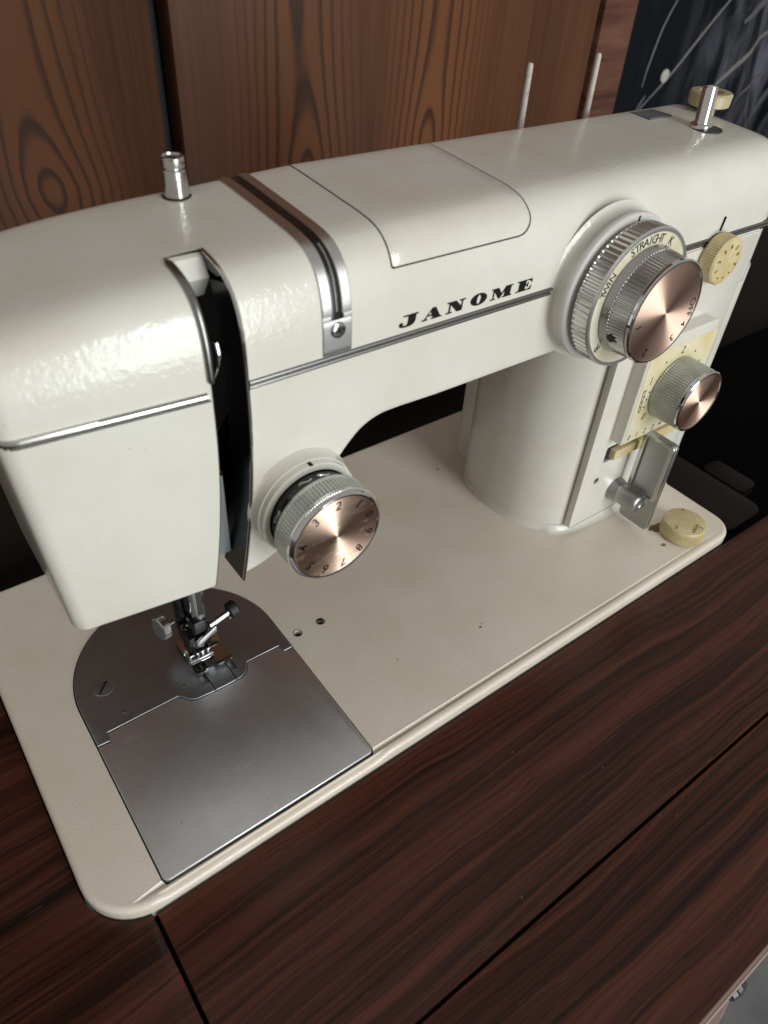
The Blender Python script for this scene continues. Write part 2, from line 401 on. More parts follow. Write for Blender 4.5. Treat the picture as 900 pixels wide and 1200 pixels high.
# ------------------------------------------------------------------ setting
floor = obj('floor', ([(-3000, -3000, -700), (4000, -3000, -700), (4000, 3000, -700), (-3000, 3000, -700)], [(0, 1, 2, 3)]), CONC, None, None)
tag(floor, 'bare grey concrete floor below the table edge', None, None, 'structure')

# table: three rosewood boards round the machine opening
TZ = -5.0
table = empty('sewing_table', (100, -60, TZ))
tag(table, 'dark rosewood sewing table with narrow seams that the machine is set into', 'table')
corner = [(21 + 21.7 * math.cos(t), 21 + 21.7 * math.sin(t)) for t in [1.5 * PI - .17 - (.5 * PI - .17) * k / 10 for k in range(11)]]
obj('board', slab([(-600, -134), (17.4, -134), (17.4, -0.5)] + corner + [(-0.7, 230), (-600, 230)], TZ - 18, TZ, 0.35, UP), RW1, table)
obj('board', slab([(18.8, -79.4), (900, -79.4), (900, -1.4), (18.8, -1.4)], TZ - 18, TZ, 0.35, UP), RW2, table)
obj('board', slab([(18.8, -134), (900, -134), (900, -80.7), (18.8, -80.7)], TZ - 18, TZ, 0.35, UP), RW3, table)
obj('dark_underlay', box(-590, -133, TZ - 40, 890, -3, TZ - 18.2, 0.2), WELL, table)  # added underlay, black so the board seams look dark
obj('edge_band', box(-600, -135.0, TZ - 18, 900, -134.05, TZ - 0.2, 0.2), EDGE, table)
obj('front_rail', tube([(-600, -136.4, -23.6), (900, -136.4, -23.6)], 0.7, 12), EDGE, table)
obj('machine_well', box(-0.4, -1.3, -90, 900, 214, -86, 0.2), WELL, table)  # floor of the opening, its shade put in as near-black colour
obj('gap_shade_board', box(-20, 215, -300, 1000, 218, 48, 0.2), mat('gap_shade_black', (0.010, 0.0066, 0.005), 0.7, 0, **{'Specular IOR Level': 0.1}), table)  # added dark sheet standing in for the shaded gap behind the bed
obj('flap', slab(rrect(373.5, 4.5, 412, 190, 8, 6), -13, -8, 0.8, UP), DARKFLAP, table)
obj('catch', slab(rrect(428, 26, 446, 58, 5, 4), -24, -18, 0.8, UP), DARKFLAP, table)

# wardrobe behind
ward = empty('wardrobe', (300, 405, -700))
tag(ward, 'brown wooden wardrobe with cathedral grain doors behind the machine', 'wardrobe')
obj('door', box(-300, 400, -650, 220.5, 420, 1100, 1.5), V1, ward)
obj('door', box(233.0, 400, -650, 642, 420, 1100, 1.5), V2, ward)
obj('carcass', box(-290, 423, -700, 705, 700, 1120, 1), BLACK, ward)
obj('side_post', box(660, 408, -700, 683, 440, 1110, 1), V3, ward)
obj('side_post', box(683.6, 409, -700, 708, 440, 1110, 1), V3, ward)

# dark printed sheet hanging beside the wardrobe
def sheet_y(x, z):
    return 412 + 5 * math.sin((x - 700) * 0.021 + z * 0.004) + min(max((x - 830) / 140, 0), 1) ** 2 * 9 * math.sin((x * 0.9 + z * 0.55) * 0.055)
xs = [708 + i * 7 for i in range(90)]; zs = [-250 + i * 12 for i in range(64)]
V = [(x, sheet_y(x, z), z) for z in zs for x in xs] + [(x, sheet_y(x, z) + 2, z) for z in zs for x in xs]
nx, nz = len(xs), len(zs); F = []
for j in range(nz - 1):
    for i in range(nx - 1):
        a = j * nx + i; F.append((a, a + 1, a + nx + 1, a + nx)); b = a + nx * nz; F.append((b, b + nx, b + nx + 1, b + 1))
for j in range(nz - 1):
    for i in (0, nx - 1):
        a = j * nx + i; F.append((a, a + nx, a + nx + nx * nz, a + nx * nz))
sheet = obj('hanging_sheet', (V, F), FABRIC, None, 60)
tag(sheet, 'black glossy sheet with pale streaked print hanging beside the wardrobe', 'sheet')
def on_sheet(u, v):
    """pixel of the photograph -> place on the sheet (used once, to read the print's layout)"""
    d = Matrix(R) @ Vector(((u - 450) / 858.69, -(v - 600) / 858.69, -1.0)); c = Vector((11.497, -119.195, 274.188)); y = 412
    for _ in range(6):
        t = (y - c.y) / d.y; p = c + d * t; y = sheet_y(p.x, p.z)
    return p.x, p.z
def stroke(name, px, wd, m, n=6):
    P = catmull([on_sheet(*p) for p in px], n); L, Rr = [], []
    for i, p in enumerate(P):
        a, b = Vector(P[max(i - 1, 0)]), Vector(P[min(i + 1, len(P) - 1)]); d = (b - a).normalized(); nn = Vector((-d.y, d.x))
        ww = wd * (0.55 + 0.45 * math.sin(PI * min(1, (i + 1) / len(P) * 1.15))) * (0.92 + 0.16 * random.random())
        for lst, s_ in ((L, 1), (Rr, -1)):
            q = Vector(p) + nn * ww * s_; lst.append((q.x, sheet_y(q.x, q.y) - 0.5, q.y))
    V = L + Rr; k = len(P); V += [(x, y + 0.4, z) for x, y, z in V]
    F = []
    for i in range(k - 1): F += [(i, i + 1, k + i + 1, k + i), (i, 2 * k + i, 2 * k + i + 1, i + 1), (k + i, k + i + 1, 3 * k + i + 1, 3 * k + i)]
    return obj(name, (V, F), m, sheet, 60)
stroke('print_streak', [(797, -6), (778, 30), (766, 60), (757, 85), (752, 102)], 1.1, STROKE)
stroke('print_streak', [(862, -8), (835, 25), (815, 50), (790, 82), (768, 107), (745, 132)], 1.5, STROKE)
stroke('print_streak', [(905, 35), (885, 52), (868, 72), (850, 88), (832, 105), (815, 122)], 2.8, STROKE)
stroke('print_streak', [(905, 72), (890, 88), (872, 106), (858, 122)], 2.0, STROKE2)
stroke('print_streak', [(905, 98), (893, 115), (880, 135), (872, 150)], 3.4, STROKE2)
stroke('print_streak', [(905, -4), (888, 10), (872, 26)], 4.5, STROKE2)
stroke('print_streak', [(756, 112), (748, 124), (742, 134)], 1.8, STROKE2)
px_, pz_ = on_sheet(779, 89)
obj('print_dot', lathe((px_, sheet_y(px_, pz_) + 0.2, pz_), (0, -1, 0), [(0, 6.6), (0.9, 6.4), (1.1, 5.8)], 24), mat('pale_dot', (0.42, 0.40, 0.35), .5), sheet)

# ================================================================== the sewing machine
mach = empty('sewing_machine', (185, 89, TZ))
tag(mach, 'cream enamelled sewing machine with copper faced dials set into the dark table', 'sewing machine')

# ---- bed
OUT = rrect(0, 0, 371, 178, 20, 10, radii=(21, 14, 12, 12))
def dense(P, step=4):
    Q = []
    for i in range(len(P)):
        a, b = Vector(P[i]), Vector(P[(i + 1) % len(P)]); k = max(1, int((b - a).length // step))
        Q += [tuple(a + (b - a) * j / k) for j in range(k)]
    return Q
OUT = dense(OUT)
def lip(x, y):
    if y > 5.5: return 0
    t = min(max((x - 21.5) / 3.5, 0), 1) * min(max((119.5 - x) / 3.5, 0), 1); t = t * t * (3 - 2 * t)
    return -1.9 * t
def circ(cx, cy, r, n=16): return [(cx + r * math.cos(2 * PI * k / n), cy + r * math.sin(2 * PI * k / n)) for k in range(n)]
PC = (70.4, 89.5); PR = 46.1
arc = [(PC[0] + PR * math.cos(t), PC[1] + PR * math.sin(t)) for t in [PI * k / 40 for k in range(41)]]
front_edge = [(24.3, 6.2), (25.2, 4.6), (26.6, 4.0)] + [(26.6 + i * 4.37, 4.0 - i * .02) for i in range(1, 20)] + [(114.6, 3.7), (115.9, 4.3), (116.5, 5.8)]
cut = front_edge + [(116.5, 40.0), (116.5, 69.0)] + arc + [(24.3, 69.0), (24.3, 40.0)]
holes = [cut, circ(122.5, 74.6, 1.9), circ(135.3, 74.7, 1.9), circ(322.6, 15.6, 1.7)]
bedvf = slab(OUT, -9, 0, 2.2, UP, holes, nb=6, flat=0.55)
bedvf = ([(x, y, z + (lip(x, y) if z > -6 else 0)) for x, y, z in bedvf[0]], bedvf[1])
bed = obj('bed', bedvf, ENAMEL_BED, mach, 40)
obj('bed_floor', box(20, 3.4, -8.6, 140, 140, -2.6, 0.1), BLACK, bed)
obj('hole_socket', disc((322.6, 15.6, -2), (0, 0, 1), 1.9, 1.2, 16), CHROME_DULL, bed)
for hx in (122.5, 135.3): obj('hole_rim', lathe((hx, 74.6, -1.5), (0, 0, 1), [(0, 1.9), (1.55, 1.95), (1.62, 2.15), (1.5, 2.3)], 24, caps=(False, False)), CHROME_DULL, bed)

# ---- plates
seamline = [(24.9, 69.4), (30.0, 69.2), (30.5, 73.5), (61.6, 73.5), (63.4, 71.4), (64.8, 69.2), (67.5, 67.8), (74.8, 67.2), (82.7, 67.0), (88.4, 67.2), (91.4, 68.3), (93.4, 70.4), (94.6, 73.2), (111.2, 73.0), (111.7, 69.1), (115.9, 69.0)]
slide_out = [(24.9, 6.6), (25.6, 5.2), (26.9, 4.6), (114.3, 4.3), (115.4, 4.9), (115.9, 6.2)] + [(x, y - 0.45) for x, y in seamline[::-1]]
slide = obj('slide_plate', slab(slide_out, -2.0, 0.30, 0.55, UP, nb=4), SLIDE, mach, 40)
arc2 = [(PC[0] + (PR - .6) * math.cos(t), PC[1] + (PR - .6) * math.sin(t)) for t in [PI * k / 40 for k in range(41)]]
slots = [[(73.2, 72.6), (76.2, 72.6), (76.2, 96), (73.2, 96)], [(86.6, 72.4), (89.6, 72.4), (89.6, 96), (86.6, 96)]]
needle_out = [(x, y) for x, y in seamline] + arc2
nplate = obj('needle_plate', slab(needle_out, -2.0, 0.55, 0.42, UP, slots, nb=4), STEEL, mach, 40)
for x0, y0, x1, y1 in ((76.0, 67.0, 76.5, 82), (86.2, 67.0, 86.7, 82)):
    obj('slit', box(x0, y0, 0.3, x1, y1, 0.585, 0.02), BLACK, nplate)
scr = obj('plate_screw', lathe((37, 95.4, 0.05), (0, 0, 1), [(0, 4.4), (0.62, 4.4), (0.75, 4.1), (0.62, 3.6), (0.70, 3.3)], 32), STEEL, nplate)
obj('screw_slot', slab([(34.2, 93.2), (34.8, 92.6), (39.8, 97.6), (39.2, 98.2)], 0.6, 0.99, 0, UP), BLACK, scr)
for hx, hy in ((39.8, 78.9), (66.1, 77.1)): obj('plate_pin', lathe((hx, hy, 0.25), (0, 0, 1), [(0, 0.8), (0.45, 0.8), (0.55, 0.5)], 12), SPRING, nplate)
for sx in (74.7, 88.1):
    obj('feed_dog', join(*[box(sx - 1.2, 78 + 1.6 * k, -2, sx + 1.2, 79.1 + 1.6 * k, 0.1, 0.15) for k in range(10)]), ALU, nplate)

# ---- arm and head casting: one skin swept along x
FY = 51.8
ctrl = [(FY, 160), (51.9, 166), (52.3, 172), (53.1, 177), (54.7, 182), (57.3, 186.2), (61.0, 189.2), (65.5, 190.9), (72, 191.9), (84, 192.8), (100, 193.9), (112, 194.6), (116, 194.2), (118.4, 192.3), (119.4, 188.5), (119.6, 182)]
PROF = catmull(ctrl, 4)
def slen(P):
    L = [0]
    for a, b in zip(P, P[1:]): L.append(L[-1] + (Vector(b) - Vector(a)).length)
    return L
PL = slen(PROF)
def prof_at(s):
    if s <= 0: return (PROF[0][0], PROF[0][1] + s)          # straight down below the control range
    if s >= PL[-1]: return (PROF[-1][0], PROF[-1][1] - (s - PL[-1]))
    for i in range(len(PL) - 1):
        if s <= PL[i + 1]:
            t = (s - PL[i]) / (PL[i + 1] - PL[i]); a, b = PROF[i], PROF[i + 1]; return (a[0] + (b[0] - a[0]) * t, a[1] + (b[1] - a[1]) * t)
def s_front(z): return min((abs(prof_at(s / 10)[1] - z) + (prof_at(s/10)[0] > 66) * 99, s / 10) for s in range(-900, int(PL[-1] * 10), 2))[1] if z > 160 else z - 160
def s_top(y): return min((abs(prof_at(s / 10)[0] - y), s / 10) for s in range(150, int(PL[-1] * 10), 2))[1]
def warp(x, y, z):
    k = 1 - min(max((y - FY) / (119.6 - FY), 0), 1)
    if z > 158: z += interp([(20, -10.5), (38, -7.8), (52, -5.8), (66, -4.2), (84, -2.9), (103, -2.1), (150, 0)], x) * min((z - 158) / 32, 1)
    if x < 84: y = y + 5.3 * (84 - x) / 53 * k
    if x < 60 and z < 157: x = x + 3.6 * (60 - x) / 33 * min((157 - z) / 77, 1)
    if z < 150:
        wgt = interp([(33, 0), (78, 1), (97, 1), (112, 0)], x); x = x - 7.5 * ((150 - z) / 72) ** 2 * wgt
    return (x, y, z)
def skin(x, s, off=0.0):
    y, z = prof_at(s)
    if off:
        a, b = prof_at(s - .3), prof_at(s + .3); d = Vector((b[0] - a[0], b[1] - a[1])).normalized()
        y -= d.y * off; z += d.x * off
    return warp(x, y, z)
ZB = [(25, 80), (84, 80), (95.6, 80.0), (100, 81.0), (104, 83.2), (108, 86.5), (114, 93), (120, 102), (124, 109), (128.3, 115.3), (133.3, 120.7), (138.9, 125.4), (146.2, 128.0), (151.5, 128.2), (172, 127.6), (400, 126.8)]
ZB = ZB[:2] + [tuple(p) for p in catmull([(95.6, 80.0), (100, 80.9), (104, 83.0), (108, 86.5), (114, 93), (120, 102), (124, 108.8), (128.3, 115.3), (133.3, 121.0), (138.9, 125.6), (146.2, 128.1), (155, 128.4)], 6)] + [(172, 127.8), (400, 126.8)]
stations = [26.5, 26.7, 27.2, 28, 29.2, 30.4, 31.5, 34, 45, 55, 65, 75, 80, 84, 95.6] + [97 + 1.0 * k for k in range(60)] + [160, 172] + list(range(185, 366, 15)) + [368, 372, 375, 377.5, 379.5, 381, 382]
s_hi = [s for s in PL]
S_SLOT = s_top(73.6)
rows = 14
V, F, midx = [], [], []
ring_n = None
idx_slot = None
for x in stations:
    zb = interp(ZB, x); ring = []
    lo = [zb + (160 - zb) * t for t in [k / rows for k in range(rows)]]
    e = 0
    if x < 31.5: e = 5 - math.sqrt(max(0, 25 - (31.5 - x) ** 2))
    if x > 368: e = 14 - math.sqrt(max(0, 196 - (x - 368) ** 2))
    pts = [(119.6, zb), (FY + 1.3, zb), (FY + 0.35, zb + 0.4), (FY, zb + 1.4)] + [(FY, z) for z in lo[1:]]
    n0 = len(pts)
    pts += [tuple(p) for p in PROF] + [(119.6, z) for z in (165, 145, zb + 6 if zb > 100 else 120)]
    if ring_n is None:
        ring_n = len(pts); idx_slot = n0 + min(range(len(PL)), key=lambda i: abs(PL[i] - S_SLOT))
    for y, z in pts:
        yc, zc = 86, 140
        yy = y + (e if y < yc else -e) * min(1, abs(y - yc) / 25); zz = z - (e if z > 170 else 0) + (e * .14 if z < zb + 3 else 0)
        V.append(warp(x, yy, zz))
for i in range(len(stations) - 1):
    slot = stations[i] == 84
    for j in range(ring_n):
        if slot and (j < idx_slot): continue
        a, b = i * ring_n + j, i * ring_n + (j + 1) % ring_n
        F.append((a, b, b + ring_n, a + ring_n)); midx.append(1 if j == 0 else 0)
F.append(tuple(range(ring_n))[::-1]); F.append(tuple(range((len(stations) - 1) * ring_n, len(stations) * ring_n))); midx += [0, 0]
arm = obj('arm_casting', (V, F), None, mach, 32, [ENAMEL, BLACK], midx)

# slot lining, take-up lever, inner bracket
def column(x, inward, s0, s1, depth, n=50):
    V = []; F = []
    for k in range(n + 1):
        s = s0 + (s1 - s0) * k / n; y, z = prof_at(s)
        V += [warp(x, y, z), warp(x + inward, y, z), warp(x + inward, y + depth, z - (6 if z > 188 else 0)), warp(x, y + depth, z - (6 if z > 188 else 0))]
    for k in range(n):
        for j in range(4): F.append((k * 4 + j, k * 4 + (j + 1) % 4, k * 4 + 4 + (j + 1) % 4, k * 4 + 4 + j))
    F += [(0, 1, 2, 3), (n * 4, n * 4 + 1, n * 4 + 2, n * 4 + 3)]
    return V, F
obj('slot_wall', ([(x, y + .5, z) for x, y, z in column(84.1, 0.5, -80, S_SLOT, 34)[0]], column(84.1, 0.5, -80, S_SLOT, 34)[1]), BLACK, arm)
rp = obj('slot_plate', column(95.0, 0.55, -82.5, S_SLOT, 14), BLACKGLOSS, arm)
obj('slot_back', box(74, 86, 84, 97, 88, 186, 0.1), BLACK, arm)
obj('slot_ledge', ([(x, y, z) for x in (84.3, 95.0) for y, z in ((74.6, 188.9), (73.0, 188.3), (69.6, 183.2), (74.6, 176))], [(0, 1, 2, 3), (7, 6, 5, 4), (0, 4, 5, 1), (1, 5, 6, 2), (2, 6, 7, 3), (3, 7, 4, 0)]), ENAMEL, arm, None)
def edge_path(x, s0, s1, off, n=40): return [skin(x, s0 + (s1 - s0) * k / n, off) for k in range(n + 1)]
obj('slot_edge_trim', tube(edge_path(95.4, -82.3, S_SLOT, 0.25), 0.62, 10), CHROME, arm)
obj('slot_bead', tube(edge_path(84.2, 1.5, S_SLOT - 1, 0.15), 1.2, 14, [0.8] + [1.2] * 38 + [1.0, 0.6]), TRIM, arm)
lev = obj('take_up_lever', tube([(89, 84, 150), (89.4, 66, 163), (89.5, 60, 168.5), (89.5, 57.2, 169), (89.4, 56.4, 166.5), (89.2, 57.2, 163), (89.1, 60, 158)], 1.15, 12), CHROME, arm)
br = obj('inner_bracket', box(74, 61.5, 84, 88.6, 65.5, 120.5, 0.4), GREYPAINT, mach)
obj('bracket_cap', box(75, 60.8, 119.6, 88.6, 61.4, 120.9, 0.2), CHROME, br)
obj('bracket_screw', join(lathe((81, 61.4, 89), (0, -1, 0), [(0, 2.6), (1, 2.6), (1.3, 2.2)], 20), lathe((82.5, 61.4, 95.5), (0, -1, 0), [(0, 1.6), (.8, 1.6), (1.0, 1.2)], 16)), CHROME, br)

# chrome trim line, in two runs
def strip(x0, x1, z0, z1, off, n, extra=()):
    V = []; k = 7
    for i in range(n + 1):
        x = x0 + (x1 - x0) * i / n
        for j in range(k):
            t = j / (k - 1); z = z0 + (z1 - z0) * t; o = off * math.sin(PI * min(max(t, 0), 1)) ** 0.5
            X, Y, Z = warp(x, FY, z); e = 0
            if x < 31.5: e = 5 - math.sqrt(max(0, 25 - (31.5 - x) ** 2))
            V.append((X, Y + e - o + 0.05, Z))
    F = [(i * k + j, i * k + j + 1, i * k + k + j + 1, i * k + k + j) for i in range(n) for j in range(k - 1)]
    F += [tuple(range(k)), tuple(range(n * k, n * k + k))]
    return V, F
obj('trim_strip', strip(96.2, 381, 156.35, 158.1, 0.75, 40), TRIM, arm)
obj('trim_strip', strip(96.2, 381, 154.8, 156.3, 0.55, 40), TRIM, arm)
obj('trim_strip', strip(26.6, 82.6, 155.6, 158.4, 1.25, 60), NICKEL, arm)
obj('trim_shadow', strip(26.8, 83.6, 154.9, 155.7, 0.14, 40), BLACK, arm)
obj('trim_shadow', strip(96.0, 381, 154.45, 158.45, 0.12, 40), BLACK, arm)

# lid in the top of the arm
def patch(x0, x1, s0, s1, off, low, r0=0.0, ns=48, nx=10, r1=0.0, edge=0.25):
    rows_ = [];
    ss = [s0 + (s1 - s0) * (k / ns) for k in range(ns + 1)]
    ss = sorted(set(ss + [s0 + r0 * t for t in (0.05, .15, .3, .5, .75)])) if r0 else ss
    grid = []
    for s in ss:
        a = b = 0
        if r0 and s < s0 + r0: b = r0 * (1 - math.sqrt(max(0, 1 - (1 - (s - s0) / r0) ** 2)))
        if r1 and s < s0 + r1: a = r1 * (1 - math.sqrt(max(0, 1 - (1 - (s - s0) / r1) ** 2)))
        xs_ = [x0 + a, x0 + a + edge] + [x0 + a + edge + (x1 - b - x0 - a - 2 * edge) * i / nx for i in range(1, nx)] + [x1 - b - edge, x1 - b]
        grid.append((s, xs_))
    V = []; k = nx + 3
    for gi, (s, xs_) in enumerate(grid):
        d = off - (edge * .6 if gi in (0, len(grid) - 1) else 0)
        for i, x in enumerate(xs_): V.append(skin(x, s, d - (edge * .6 if i in (0, k - 1) else 0)))
    F = [(a * k + i, a * k + i + 1, (a + 1) * k + i + 1, (a + 1) * k + i) for a in range(len(grid) - 1) for i in range(k - 1)]
    border = list(range(k)) + [a * k + k - 1 for a in range(1, len(grid))] + [(len(grid) - 1) * k + i for i in range(k - 2, -1, -1)] + [a * k for a in range(len(grid) - 2, 0, -1)]
    base = len(V)
    ptsb = []
    for b in border:
        gi, i = divmod(b, k); s, xs_ = grid[gi]; V.append(skin(xs_[i], s, low))
    m = len(border)
    for i in range(m): F.append((border[i], border[(i + 1) % m], base + (i + 1) % m, base + i))
    return V, F
sl0 = s_front(180.6); sl1 = s_top(115)
lid = obj('lid', patch(149.2, 210.8, sl0, sl1, 0.22, -0.2, r0=7, r1=0.8, edge=0.18), ENAMEL, mach, 40)
obj('lid_seam', patch(148.7, 211.35, sl0 - 0.5, sl1, 0.13, -0.2, r0=7.2, r1=0.9, edge=0.05), SEAM, lid, 40)

# chrome thread guide with its slot
g0 = s_front(161) - 2.6 ; g1 = s_top(117)
gk = s_front(171.5)
guide = obj('thread_guide', join(patch(121.9, 125.6, gk, g1, 0.55, -0.3, edge=0.3, nx=3), patch(129.0, 132.6, gk, g1, 0.55, -0.3, edge=0.3, nx=3),
            patch(121.9, 132.6, g0, gk - 1.6, 0.55, -0.3, edge=0.3, nx=4, ns=12), patch(121.9, 125.0, gk - 1.6, gk, 0.55, -0.3, edge=0.05, nx=2, ns=4), patch(129.5, 132.6, gk - 1.6, gk, 0.55, -0.3, edge=0.05, nx=2, ns=4)), SATIN, mach, 30)
obj('guide_slot', patch(124.9, 129.7, gk - 1.6, g1, 0.1, -0.3, edge=0.05, nx=3), BLACKGLOSS, guide)
obj('guide_wire', tube([skin(127.3, gk + 1 + (g1 - gk - 6) * k / 40, 0.05 + 0.3 * math.sin(PI * k / 40)) for k in range(13)], 0.34, 8), CHROME_DULL, guide)
gs = obj('guide_screw', lathe(skin(127.3, s_front(166.5), 0.4), (0, -1, 0.04), [(0, 2.7), (0.5, 2.7), (0.85, 2.3), (1.0, 1.5)], 28), SPRING, guide)
cx, cy, cz = skin(127.3, s_front(166.5), 0.0)
for rot in (0.5, 0.5 + PI / 2):
    c_, s_ = math.cos(rot), math.sin(rot); q = [(cx + a * c_ - b * s_, cz + a * s_ + b * c_) for a, b in ((-1.5, -.3), (1.5, -.3), (1.5, .3), (-1.5, .3))]
    obj('cross_slot', slab(q, -cy + 1.2, -cy + 1.48, 0, FRONT), BLACK, gs)

# maker's lettering: heavy slanted slab capitals, 4.1 mm high
def ell(cx, cy, rx, ry, n=28, a0=0.0): return [(cx + rx * math.cos(a0 + 2 * PI * k / n), cy + ry * math.sin(a0 + 2 * PI * k / n)) for k in range(n)]
GL = {
 'J': ([[(1.5, 4.1), (7.1, 4.1), (7.1, 3.7), (6.3, 3.55), (6.3, 1.6), (6.0, 0.8), (5.2, 0.2), (3.9, -0.1), (2.3, -0.1), (0.9, 0.15), (0.25, 0.7), (0.25, 1.35), (0.75, 1.8), (1.45, 1.75), (1.8, 1.25), (1.6, 0.75), (2.3, 0.45), (3.0, 0.55), (3.35, 1.1), (3.4, 1.9), (3.4, 3.55), (1.5, 3.7)]], []),
 'A': ([[(0, 0), (2.7, 0), (2.7, .42), (1.75, .5), (2.3, 1.25), (4.6, 1.25), (5.0, .5), (4.3, .42), (4.3, 0), (9.3, 0), (9.3, .42), (8.5, .5), (5.9, 4.1), (4.3, 4.1), (1.05, .5), (0, .42)]], [[(2.7, 1.75), (3.55, 3.0), (4.3, 1.75)]]),
 'N': ([[(0, 0), (2.9, 0), (2.9, .42), (1.95, .5), (1.95, 3.0), (5.1, 0), (7.5, 0), (7.5, 3.6), (8.6, 3.72), (8.6, 4.1), (5.8, 4.1), (5.8, 3.72), (6.85, 3.6), (6.85, 1.75), (4.3, 4.1), (0.1, 4.1), (0.1, 3.72), (1.2, 3.6), (1.2, .5), (0, .42)]], []),
 'O': ([ell(4.1, 2.05, 4.1, 2.2)], [ell(4.1, 2.05, 0.95, 1.65)]),
 'M': ([[(0, 0), (2.6, 0), (2.6, .42), (1.75, .5), (1.75, 3.0), (4.3, 0), (5.0, 0), (7.0, 2.7), (7.0, .5), (6.2, .42), (6.2, 0), (11, 0), (11, .42), (10.2, .5), (10.2, 3.6), (11, 3.72), (11, 4.1), (7.3, 4.1), (5.6, 1.75), (3.7, 4.1), (0.1, 4.1), (0.1, 3.72), (1.1, 3.6), (1.1, .5), (0, .42)]], []),
 'E': ([[(0, 0), (7.6, 0), (7.9, 1.5), (7.5, 1.5), (6.9, .7), (6.1, .42), (4.6, .42), (4.6, 1.85), (5.3, 1.75), (5.7, 1.2), (6.0, 1.2), (6.0, 2.95), (5.7, 2.95), (5.3, 2.35), (4.6, 2.27), (4.6, 3.68), (6.0, 3.68), (6.9, 3.4), (7.5, 2.7), (7.85, 2.7), (7.6, 4.1), (0.1, 4.1), (0.1, 3.72), (1.2, 3.6), (1.2, .5), (0, .42)]], [])}
for ch, x0, wd in (('J', 151.2, 8.4), ('A', 161.2, 9.1), ('N', 171.6, 8.9), ('O', 182.7, 8.1), ('M', 192.3, 11.0), ('E', 205.0, 8.2)):
    outs, hl = GL[ch]; nat = max(p[0] for p in outs[0]); k = wd / nat
    tr = lambda P: [(x0 + x * k * .955 + y * .10, 160.1 + y) for x, y in P]
    zmid = 162
    obj('letter', slab(tr(outs[0]), -FY - 0.05, -FY + 0.17, 0, FRONT, [tr(h) for h in hl]), INK, arm, None)

# ---- pillar under the arm
base = catmull([(300, 127), (279, 126.6), (271, 124.5), (266.6, 119.5), (264.2, 112), (262.8, 103), (262.6, 92), (265, 78), (271, 66), (280, 57.5), (290, 54.2), (303, 53.0), (326, 52.6), (352, 52.6), (372, 52.8), (378, 54.5), (380.4, 60), (381, 75), (381, 110), (379, 122), (372, 126.5), (330, 127), (300, 127)], 5)[:-1]
ctr = (322, 100)
def scaled(P, d):
    Q = []
    for x, y in P:
        v = Vector((x - ctr[0], y - ctr[1])); Q.append((x + v.normalized().x * d, y + v.normalized().y * d))
    return Q
def flange(P, d): return [(a[0] + (b[0] - a[0]) * (1 if a[1] < 62 else 0.35), a[1] + (b[1] - a[1]) * (1 if a[1] < 62 else 0.35)) for a, b in zip(P, scaled(P, d))]
rings = [[(x, y, z) for x, y in flange(base, d)] for z, d in ((-0.2, 5.0), (0.25, 3.6), (0.9, 2.6), (2.0, 1.6), (3.4, 1.0), (4.2, 0.8), (4.25, 0.0), (8, 0), (20, 0), (40, 0), (60, 0), (80, 0), (100, 0), (135, 0))]
rings = [[(min(x, interp([(0, 370.5), (8, 375.5), (40, 379), (80, 381)], z)), y, z) for x, y, z in r] for r in rings]      # the right side stays over the bed
pillar = obj('pillar', loft(rings, True, False, True), ENAMEL, mach, 45)
obj('rear_cover', slab(rrect(281, 126, 372, 146, 4, 5), 0.2, 150, 1, UP), ENAMEL, pillar)

# ---- front control panel
PY = 50.9
pan_out = [(282.6, 4.6), (366.2, 4.6), (366.2, 154.3), (282.6, 154.3)]
slot_o = rrect(296.0, 44.6, 357.5, 54.6, 1.2, 3)
hole_o = circ(295.2, 33.2, 2.0)
panel = obj('control_panel', slab(rrect(282.6, 4.6, 366.2, 154.3, 1.0, 3), -54.6, -PY, 0.35, FRONT, [slot_o, hole_o]), ENAMEL, mach, 40)
obj('panel_seam', slab([(366.0, 5), (366.9, 5), (366.9, 154), (366.0, 154)], -53, -51.55, 0, FRONT), SEAM, panel)
obj('panel_foot_seam', slab(rrect(284, 4.0, 366, 4.75, .1, 1), -53, -51.2, 0, FRONT), SEAM, panel)
obj('panel_hole', slab(circ(295.2, 33.2, 1.97), -54.4, -52.0, 0, FRONT), BLACK, panel)
obj('slot_inside', slab(rrect(296.1, 44.7, 357.4, 54.5, 1, 2), -54.5, -52.2, 0, FRONT), BLACK, panel)
obj('slot_slider', slab(rrect(301.5, 45.4, 353, 51.4, 0.6, 3), -54, -48.6, 0.5, FRONT), CREAM, panel)
# raised block and its yellowed plate
RY = 43.8
ro = rrect(295.6, 60.2, 349.6, 117.5, 2.0, 5, radii=(0.8, 1.2, 5, 3))
raised = obj('raised_block', slab(ro, -PY - .2, -RY, 0.9, FRONT, nb=3), ENAMEL, mach, 40)
plate = obj('scale_plate', slab(rrect(297.0, 61.2, 348.9, 111.8, 0.6, 3), -RY - 0.2, -RY + 0.25, 0.1, FRONT), AGED, mach)
YP = RY - 0.28
for i, ch in enumerate('01234'): ftext('numeral', ch, 4.2, 299.6 + 6.3 * i, YP, 64.0, 0, plate, 0.25)
ftext('numeral', '0', 5.2, 306.3, YP, 74.6, 0, plate, 0.25); ftext('numeral', '2', 5.2, 322.2, YP, 107.4, 0, plate, 0.25)
for x, z in ((334, 103.6), (341.3, 96.2), (311.0, 104.0), (304.3, 81), (304.2, 85.5), (304.8, 89.5)):
    obj('scale_dot', slab(circ(x, z, 0.55, 10), -YP - .1, -YP + 0.06, 0, FRONT), INK, plate)
